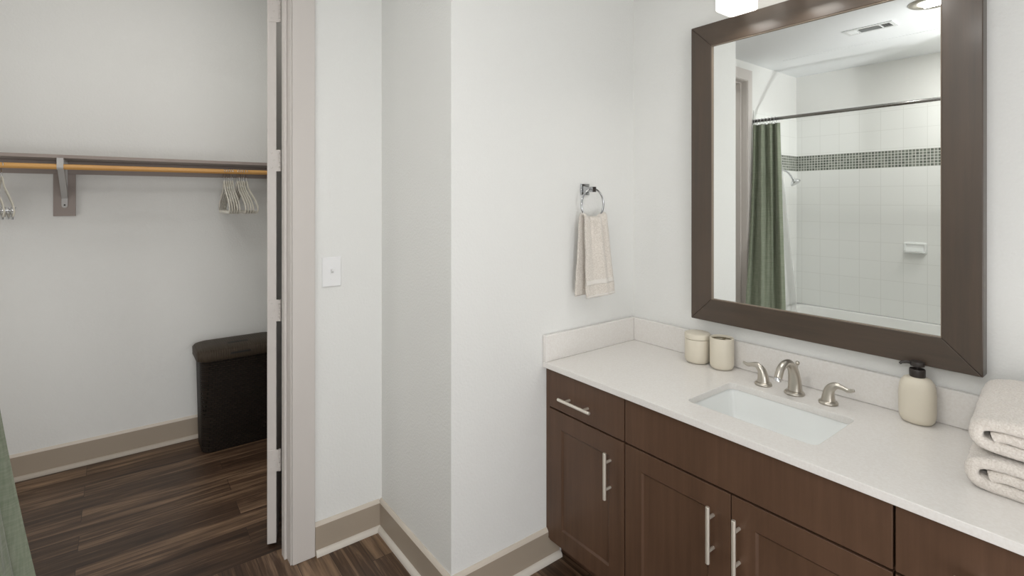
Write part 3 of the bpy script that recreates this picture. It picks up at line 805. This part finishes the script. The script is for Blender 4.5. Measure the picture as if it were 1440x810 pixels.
ht = thing('hand_towel', 'pale beige hand towel hanging through the chrome ring', 'towel', (rx, ry, 1.04))
b = grid_bm(towel_grid()); fuzz(b, 0.0008, 260)
o = obj('cloth', b, M['terry_pink'], ht, smooth=True)
sm = o.modifiers.new('solid', 'SOLIDIFY'); sm.thickness = 0.009; sm.offset = 0
for s0, s1 in ((0.895, 0.925), (0.985, 0.998)):
    b = grid_bm(towel_grid(40, 4, 0.0052, s0, s1))
    o = obj('woven_band', b, M['band'], ht, smooth=True); sm = o.modifiers.new('solid', 'SOLIDIFY'); sm.thickness = 0.0012; sm.offset = 0

# ------------------------------------------------------------------ closet shelf, rod, bracket
cl = tag(obj('shelf_cleat', box(BM(), XCL+0.002, XCR-0.002, YC-0.019, YC-0.0005, 1.583, 1.6525), M['taupe'], None, bevel=0.001), 'long taupe wall cleat under the closet shelf', 'cleat')
sh = tag(obj('closet_shelf', box(BM(), XCL+0.002, XCR-0.002, 3.39, YC-0.0005, 1.653, 1.6705), M['taupe'], None, bevel=0.0015), 'long taupe closet shelf above the wooden rod', 'shelf')
RYc, RZc, RRd = 3.372, 1.609, 0.0135
b = BM(); tube(b, [(XCL+0.003, RYc, RZc), (0, RYc, RZc), (XCR-0.003, RYc, RZc)], RRd, 24)
edge_split(tag(obj('closet_rod', b, M['rod'], None, smooth=True), 'honey coloured wooden closet rod under the taupe shelf', 'rod'))
bx0, bx1 = -0.270, -0.179; bxc = -0.224
br = thing('rod_bracket', 'grey metal shelf and rod bracket on a taupe backing board', 'bracket', (bxc, YC, 1.36))
obj('backing_board', box(BM(), bx0, bx1, YC-0.019, YC-0.0005, 1.358, 1.5825), M['taupe'], br, bevel=0.001)
w2 = 0.0125
b = BM(); yb = YC-0.0195
# upright strap with rounded foot
prof = [(bxc-w2, 1.65)] + [(bxc+w2*math.cos(PI+PI*k/10), 1.415+w2*math.sin(PI+PI*k/10)) for k in range(11)] + [(bxc+w2, 1.65)]
loft(b, [[(x, y, z) for x, z in prof] for y in (yb, yb-0.003)])
# arm under the shelf
box(b, bxc-w2, bxc+w2, RYc-0.016, yb-0.003, 1.6465, 1.6522)
# brace: channel from the strap foot to under the rod
def quad(p, q, h):
    loft(b, [[(bxc-w2*s, p[0], p[1]), (bxc+w2*s, p[0], p[1]), (bxc+w2*s, p[0]+h[0], p[1]+h[1]), (bxc-w2*s, p[0]+h[0], p[1]+h[1])] if k == 0 else
             [(bxc-w2, q[0], q[1]), (bxc+w2, q[0], q[1]), (bxc+w2, q[0]+h[0], q[1]+h[1]), (bxc-w2, q[0]+h[0], q[1]+h[1])] for k, s in ((0, 0.9), (1, 1))])
quad((yb-0.002, 1.452), (RYc+0.026, 1.598), (0.0, 0.004))
for sx in (-1, 1):
    loft(b, [[(x, yb-0.003, 1.452), (x, RYc+0.026, 1.598), (x, RYc+0.03, 1.625), (x, yb-0.003, 1.50)] for x in (bxc+sx*w2, bxc+sx*(w2-0.002))])
obj('arm', b, M['bracket'], br)
# rod cradle
b = BM(); prof = []
for k in range(15):
    a = -0.15*PI + -PI*1.0*k/14 + 0.15*PI
    prof.append((RYc+0.0165*math.cos(a), RZc+0.0165*math.sin(a)))
out = [(RYc+0.0165, 1.6465)] + prof + [(RYc-0.0165, 1.652)]
inn = [(RYc-0.0142, 1.652)] + [(RYc+0.0142*math.cos(-PI+PI*k/14), RZc+0.0142*math.sin(-PI+PI*k/14)) for k in range(15)] + [(RYc+0.0142, 1.6465)]
nO = len(out)
oo = [[b.verts.new((x, y, z)) for y, z in out] for x in (bxc-w2, bxc+w2)]
ii = [[b.verts.new((x, y, z)) for y, z in inn[::-1]] for x in (bxc-w2, bxc+w2)]
for k in range(nO-1):
    b.faces.new((oo[0][k], oo[0][k+1], oo[1][k+1], oo[1][k])); b.faces.new((ii[0][k], ii[1][k], ii[1][k+1], ii[0][k+1]))
    b.faces.new((oo[0][k], ii[0][k], ii[0][k+1], oo[0][k+1])); b.faces.new((oo[1][k], oo[1][k+1], ii[1][k+1], ii[1][k]))
for k in (0, nO-1): b.faces.new((oo[0][k], oo[1][k], ii[1][k], ii[0][k]))
obj('rod_cradle', b, M['bracket'], br)
b = BM(); loft(b, [[(bxc+r*math.cos(2*PI*i/12), yb-y, 1.4175+r*math.sin(2*PI*i/12)) for i in range(12)] for r, y in ((0.0042, 0.003), (0.0036, 0.0042))])
obj('screw', b, M['dark'], br)['label'] = 'dark screw head'

# hangers: built in the (y,z) plane at x=0 about the rod, then copied
def hanger_parts():
    b = BM()
    th = 0.0028
    ctrl = [(0.0, 1.549), (0.012, 1.544), (0.026, 1.524), (0.055, 1.497), (0.115, 1.466), (0.175, 1.430), (0.202, 1.405), (0.209, 1.390), (0.200, 1.379), (0.178, 1.375), (0.10, 1.375), (0.0, 1.375)]
    half = [(p.y, p.z) for p in smooth_path([(0, y, z) for y, z in ctrl], 5)]
    loop = half + [(-y, z) for y, z in half[::-1]][1:-1]
    n = len(loop); rings = []
    for i in range(n):
        p = Vector(loop[i]); t_ = (Vector(loop[(i+1) % n]) - Vector(loop[i-1])).normalized(); nn_ = Vector((-t_.y, t_.x))
        wd = 0.0098 if p.y > 1.392 else 0.0085
        ring = []
        for k in range(10):
            a = 2*PI*k/10
            q = p + nn_*wd*math.cos(a); ring.append((th*math.sin(a), RYc+q.x, q.y))
        rings.append(ring)
    loft(b, rings + [rings[0]], False, False); bmesh.ops.remove_doubles(b, verts=b.verts[:], dist=1e-5)
    h = BM(); r = 0.0205; hz = RZc+RRd+0.0020-r
    pts_ = [(0, RYc, 1.549), (0, RYc, 1.562), (0, RYc+0.003, 1.572)]
    pts_ = [(0, RYc, 1.547), (0, RYc-0.001, 1.566), (0, RYc+0.007, 1.578)] + [(0, RYc+r*math.cos(a), hz+r*math.sin(a)) for a in [-PI*0.28+PI*1.25*k/18 for k in range(19)]]
    tube(h, pts_, 0.0016, 10)
    return b, h
class Proto: pass
pr_ = Proto()
def make_hanger(label, group, clips=False):
    t = thing('clothes_hanger' if not clips else 'clip_hanger', label, 'hanger', (0, RYc, RZc), group)
    b, h = hanger_parts()
    if not clips:
        obj('body', b, M['velvet'], t, smooth=True)
    else:
        obj('body', b, M['velvet'], t, smooth=True)
    obj('hook', h, M['steel'], t, smooth=True)['label'] = 'steel hook'
    if clips:
        for yy in (-0.175, -0.105, 0.105, 0.175):
            c = BM()
            for s in (-1, 1):
                loft(c, [[(s*x, RYc+yy+dy, z) for dy in (-w_, w_) for x in ((x0, x0+0.0016) if dy < 0 else (x0+0.0016, x0))] for x0, w_, z in ((0.012, 0.008, 1.414), (0.0045, 0.011, 1.392), (0.0045, 0.011, 1.380), (0.0008, 0.013, 1.357))])
            tube(c, [(-0.009, RYc+yy, 1.397), (0.009, RYc+yy, 1.397)], 0.0036, 10)
            obj('clip', c, M['steel'], t)['label'] = 'chrome clip'
    return t
def dup(root, loc, rz, label):
    r = root.copy(); COL.objects.link(r); r.location = loc; r.rotation_euler = (0, 0, rz); r['label'] = label
    for ch in list(root.children):
        c = ch.copy(); COL.objects.link(c); c.parent = r
    return r
LH = 'beige slim hanger in the bunch hanging on the wooden rod near the closet door'
hp = make_hanger(LH, 'beige hangers near the closet door')
spots = [(0.490, -1), (0.5005, -0.5), (0.511, 0), (0.5215, 0.5), (0.532, 1), (0.558, 2), (0.569, 2.5), (0.580, 3), (0.591, 3.6), (0.606, 6)]
for i, (x, a) in enumerate(spots):
    if i == 0: hp.location = (x, RYc, RZc); hp.rotation_euler = (0, 0, math.radians(a))
    else: dup(hp, (x, RYc, RZc), math.radians(a), LH)
LC = 'beige hanger with chrome clips on the rod at the left edge of the photo'
cp = make_hanger(LC, 'clip hangers at the left edge', True)
for i, (x, a) in enumerate([(-0.430, 18), (-0.462, 18), (-0.494, 18), (-0.526, 18)]):
    if i == 0: cp.location = (x, RYc, RZc); cp.rotation_euler = (0, 0, math.radians(a))
    else: dup(cp, (x, RYc, RZc), math.radians(a), LC)

# ------------------------------------------------------------------ laundry hamper
hx0, hx1, hy0, hy1 = 0.366, 0.800, 3.352, 3.628
hm = thing('laundry_hamper', 'dark brown woven plastic laundry hamper with lid on the closet floor', 'hamper', ((hx0+hx1)/2, (hy0+hy1)/2, 0))
def hr(ins, z, r=0.06): return rrect(hx0+ins, hx1-ins, hy0+ins, hy1-ins, r, z, 8)
b = BM(); loft(b, [hr(0.022, 0.001, 0.05), hr(0.017, 0.004, 0.055), hr(0.015, 0.012), hr(0.004, 0.535), hr(0.004, 0.552)])
edge_split(obj('body', b, M['weave'], hm, smooth=True), 50)
b = BM(); loft(b, [hr(0.003, 0.528), hr(-0.011, 0.5285, 0.065), hr(-0.013, 0.532, 0.066), hr(-0.014, 0.572, 0.068), hr(-0.004, 0.584, 0.06), hr(0.012, 0.590, 0.055), hr(0.055, 0.5965, 0.04), hr(0.10, 0.598, 0.03)])
lid = obj('lid', b, M['lid'], hm, smooth=True)
xm = 0.572
b = BM(); loft(b, [rrect(xm-0.055, xm+0.055, hy0+0.075, hy0+0.105, 0.008, z) for z in (0.592, 0.5985)])
obj('grip_slot_shade', b, M['dark'], lid)  # solid dark piece, shade of the slot put into its colour
b = BM(); loft(b, [[(xm-0.055, hy0-0.0155, 0.556), (xm+0.055, hy0-0.0155, 0.556), (xm+0.05, hy0-0.0155, 0.566), (xm-0.05, hy0-0.0155, 0.566)], [(xm-0.055, hy0-0.008, 0.556), (xm+0.055, hy0-0.008, 0.556), (xm+0.05, hy0-0.008, 0.566), (xm-0.05, hy0-0.008, 0.566)]])
obj('grip_slot_shade', b, M['dark'], lid)

# ------------------------------------------------------------------ tub area (seen in the mirror)
tb = thing('bathtub', 'white alcove bathtub behind the green shower curtain', 'bathtub', ((XT+XA)/2, (YE+YR)/2, 0))
b = BM()
X0, X1, Y0, Y1 = XT+0.001, XA, YE+0.001, YR-0.001
def br_(ix0, ix1, iy, r, z): return rrect(X0+ix0, X1-ix1, Y0+iy, Y1-iy, r, z, 8)
loft(b, [br_(0.0, 0.0, 0, 0.004, 0.001), br_(0, 0, 0, 0.004, 0.485), br_(0.001, 0.004, 0.001, 0.008, 0.496), br_(0.004, 0.012, 0.004, 0.012, 0.4995), br_(0.06, 0.07, 0.07, 0.10, 0.4995), br_(0.066, 0.078, 0.08, 0.11, 0.494), br_(0.085, 0.10, 0.12, 0.13, 0.30), br_(0.12, 0.13, 0.18, 0.14, 0.14), br_(0.18, 0.19, 0.26, 0.12, 0.115)])
o = obj('shell', b, M['tub'], tb, smooth=True); edge_split(o, 50)
# soap dish
sd = thing('soap_dish', 'white ceramic soap dish on the tiled tub wall', 'soap dish', (XT+TT, 1.262, 1.023))
b = BM(); xs = XT+TT
def yzr(ins, x, z0=1.023, z1=1.111, y0=1.188, y1=1.337, r=0.012):
    return [(x, p[0], p[1]) for p in rrect(y0+ins, y1-ins, z0+ins, z1-ins, r, 0, 5)]
loft(b, [yzr(0, xs+0.0005), yzr(0.001, xs+0.010), yzr(0.006, xs+0.014), yzr(0.014, xs+0.013, r=0.008), yzr(0.018, xs+0.006, r=0.006)])
loft(b, [[(xs+0.008, p[0], p[1]) for p in rrect(1.195, 1.330, 1.025, 1.043, 0.007, 0)], [(xs+0.045, p[0], p[1]) for p in rrect(1.200, 1.325, 1.029, 1.045, 0.006, 0)], [(xs+0.052, p[0], p[1]) for p in rrect(1.205, 1.320, 1.034, 1.045, 0.004, 0)]])
edge_split(obj('dish', b, M['porcelain'], sd, smooth=True), 50)
# shower rod
rdx, rdz = -0.388, 2.085
sr = thing('shower_rod', 'straight metal shower curtain rod across the tub', 'shower rod', (rdx, (YE+YR)/2, rdz))
b = BM(); tube(b, [(rdx, YE+TT+0.004, rdz), (rdx, 1.4, rdz), (rdx, YR-0.004, rdz)], 0.0127, 20)
obj('pole', b, M['rod_metal'], sr, smooth=True)
for ya, yb2 in ((YR-TT-0.0005, YR-0.022), (YE+TT+0.0005, YE+0.022)):
    if ya > 1: ya = YR-0.0005
    b = BM(); d_ = 1 if yb2 > ya else -1
    loft(b, [[(rdx+r*math.cos(2*PI*i/24), y, rdz+r*math.sin(2*PI*i/24)) for i in range(24)] for r, y in ((0.030, ya), (0.030, ya+d_*0.006), (0.019, ya+d_*0.014), (0.017, ya+d_*0.024))])
    edge_split(obj('flange', b, M['chrome'], sr, smooth=True))
# curtain, gathered at the closet-door end
def curtain_rows(y0t, y1t, y0b, y1b, zt, zb, folds, ampt, ampb, xc_t, xc_b, nu=150, nv=40, ph=0.0):
    rows = []
    for j in range(nv+1):
        k = j/nv; z = zt + (zb-zt)*k
        row = []
        for i in range(nu+1):
            u = i/nu
            y = (y0t + (y1t-y0t)*u)*(1-k) + (y0b + (y1b-y0b)*u)*k
            a = ampt*(1-k) + ampb*k
            wv = math.sin(2*PI*folds*u + ph + 0.9*math.sin(2.2*u+1.5*k)) + 0.35*math.sin(2*PI*folds*2.1*u + 1.3 + 2*k)
            x = (xc_t*(1-k)+xc_b*k) + a*wv/1.15
            row.append((x, y + 0.010*math.sin(2*PI*folds*u*0.7+3*k), z))
        rows.append(row)
    return rows
def drape(k, zt, zb, ra, la, ampt, ampb, folds, nu=160, nv=44, ph=0.0):
    """ra/la: (x,y) of the tub-side and closet-side ends at the top and at the bottom"""
    rows = []
    for j in range(nv+1):
        k = j/nv; z = zt + (zb-zt)*k
        P0 = Vector(ra[0]).lerp(Vector(ra[1]), k); kl = (0.0343*1.96*k + 0.0353*(1.96*k)**2)/0.2028; P1 = Vector(la[0]).lerp(Vector(la[1]), kl)
        d = (P1-P0); nrm = Vector((d.y, -d.x)).normalized()
        row = []
        for i in range(nu+1):
            u = i/nu
            a = ampt*(1-k)**1.5 + ampb*min(1, k*2)
            env = min(1, u*9+0.15)*min(1, (1-u)*9+0.15)
            top_w = math.sin(2*PI*folds*u + ph)
            low_w = math.sin(2*PI*(folds*0.5)*u + 0.6 + ph + 0.5*math.sin(3*k))
            wv = (top_w*(1-k)**1.2 + low_w*(0.2+0.8*k))*env + 0.16*math.sin(2*PI*folds*1.9*u+1.0+k)
            p = P0 + d*u + nrm*a*wv
            row.append((p.x, p.y, z))
        rows.append(row)
    return rows
sc_ = thing('shower_curtain', 'green linen shower curtain gathered at the closet end of the tub', 'curtain', (rdx, 2.03, 0))
RA = ((rdx-0.014, 1.922), (-0.415, 1.876)); LA = ((rdx+0.016, 2.124), (-0.152, 2.112))
b = grid_bm(drape(0, 2.052, 0.09, RA, LA, 0.019, 0.030, 3.4)); o = obj('fabric', b, M['curtain'], sc_, smooth=True)
sm = o.modifiers.new('solid', 'SOLIDIFY'); sm.thickness = 0.003; sm.offset = 0
ln = thing('shower_liner', 'white shower liner hanging inside the tub behind the green curtain', 'liner', (rdx, 2.0, 0.3))
b = grid_bm(drape(0, 2.05, 0.36, ((rdx-0.030, 1.945), (-0.58, 1.85)), ((rdx-0.030, 2.115), (-0.58, 2.09)), 0.004, 0.012, 3.0, ph=1.0))
o = obj('vinyl', b, M['liner'], ln, smooth=True)
LR = 'small metal curtain ring on the shower rod above the green curtain'
ring0 = None
for k in range(7):
    y = 1.955 + 0.0265*k
    if ring0 is None:
        b = BM(); rr2 = []
        for i in range(28):
            a = 2*PI*i/28; d = Vector((math.sin(a), 0, math.cos(a)))
            cpt = Vector((rdx + 0.0195*math.sin(a), y, rdz-0.0075+0.0245*math.cos(a)))
            rr2.append([tuple(cpt + d*0.0015*math.cos(2*PI*q/8) + Vector((0, 0.0015, 0))*math.sin(2*PI*q/8)) for q in range(8)])
        loft(b, rr2+[rr2[0]], False, False); bmesh.ops.remove_doubles(b, verts=b.verts[:], dist=1e-5)
        bmesh.ops.translate(b, verts=b.verts[:], vec=-Vector((rdx, y, rdz)))
        ring0 = obj('curtain_ring', b, M['steel'], None, smooth=True); ring0.location = (rdx, y, rdz)
        tag(ring0, LR, 'curtain ring', 'curtain rings')
    else:
        c = ring0.copy(); COL.objects.link(c); c.location = (rdx, y, rdz)
# shower head on the tiled end wall
sx_, sz_ = -0.83, 1.70
shd = thing('wall_shower', 'chrome shower head on a bent arm on the tiled end wall', 'shower', (sx_, YR-TT, 1.66))
b = BM(); ya = YR-TT-0.0005
loft(b, [[(sx_+r*math.cos(2*PI*i/20), y, sz_+r*math.sin(2*PI*i/20)) for i in range(20)] for r, y in ((0.027, ya), (0.025, ya-0.005), (0.012, ya-0.009))])
obj('flange', b, M['chrome'], shd, smooth=True)
b = BM(); pa = smooth_path([(sx_, ya-0.004, sz_), (sx_, ya-0.05, sz_-0.002), (sx_, ya-0.09, sz_-0.025), (sx_, ya-0.12, sz_-0.065)], 6); tube(b, pa, 0.0085, 14)
obj('arm', b, M['chrome'], shd, smooth=True)
b = BM(); d = (Vector(pa[-1])-Vector(pa[-3])).normalized(); c0 = Vector(pa[-1])
rings = []
u_ = Vector((1, 0, 0)); v_ = d.cross(u_)
for r, k in ((0.010, 0), (0.013, 0.010), (0.011, 0.018), (0.022, 0.030), (0.040, 0.048), (0.043, 0.056), (0.041, 0.062), (0.034, 0.0625)):
    rings.append([tuple(c0 + d*k + u_*r*math.cos(2*PI*i/24) + v_*r*math.sin(2*PI*i/24)) for i in range(24)])
loft(b, rings); edge_split(obj('shower_head', b, M['chrome'], shd, smooth=True), 50)

# ceiling lamp and vent
clx, cly = 0.086, 0.853
cp_ = thing('ceiling_lamp', 'round recessed ceiling lamp with lit lens and nickel trim ring', 'ceiling lamp', (clx, cly, ZC))
b = BM(); lathe(b, clx, cly, [(0.112, ZC-0.0005), (0.113, ZC-0.004), (0.108, ZC-0.0085), (0.092, ZC-0.0105), (0.078, ZC-0.0085), (0.070, ZC-0.003), (0.070, ZC-0.0005)], 56, cap0=False, cap1=False)
obj('trim_ring', b, M['nickel'], cp_, smooth=True)
b = BM(); lathe(b, clx, cly, [(0.0695, ZC-0.0008), (0.0695, ZC-0.003), (0.060, ZC-0.006), (0.03, ZC-0.009), (0.005, ZC-0.0095)], 48)
obj('lens', b, M['disc'], cp_, smooth=True)
vx0, vx1, vy0, vy1 = -0.215, -0.085, 1.095, 1.375
vt = thing('ceiling_vent', 'white rectangular air vent in the ceiling above the tub side', 'vent', (-0.15, 1.235, ZC))
b = BM(); zv = ZC-0.0005
fr = 0.022
box(b, vx0, vx0+fr, vy0, vy1, zv-0.006, zv); box(b, vx1-fr, vx1, vy0, vy1, zv-0.006, zv)
box(b, vx0+fr, vx1-fr, vy0, vy0+fr, zv-0.006, zv); box(b, vx0+fr, vx1-fr, vy1-fr, vy1, zv-0.006, zv)
box(b, vx0+fr, vx1-fr, 1.168, 1.176, zv-0.005, zv); box(b, vx0+fr, vx1-fr, 1.294, 1.302, zv-0.005, zv)
obj('frame', b, M['vent'], vt, bevel=0.001)
obj('duct', box(BM(), vx0+fr, vx1-fr, vy0+fr, vy1-fr, zv-0.0015, zv), M['shade_dark'], vt)['label'] = 'dark plate standing in for the shaded duct opening'
def slat(y0, y1, x0, x1, tilt_axis, s):
    b = BM()
    if tilt_axis == 'x':   # long slats along y tilted about y
        loft(b, [[(x0, y, zv-0.002), (x0+0.010*s, y, zv-0.0075), (x0+0.010*s+0.001, y, zv-0.007), (x0+0.001, y, zv-0.0015)] for y in (y0, y1)])
    else:
        loft(b, [[(x, y0, zv-0.002), (x, y0+0.010*s, zv-0.0075), (x, y0+0.010*s+0.001, zv-0.007), (x, y0+0.001, zv-0.0015)] for x in (x0, x1)])
    return obj('louver', b, M['vent'], vt)
for k in range(6): slat(1.177, 1.293, vx0+fr+0.003+0.0142*k, 0, 'x', 0.6)
for k in range(4): slat(1.125+0.0125*k, 0, vx0+fr, vx1-fr, 'y', -0.55)
for k in range(4): slat(1.306+0.0125*k, 0, vx0+fr, vx1-fr, 'y', 1.0)
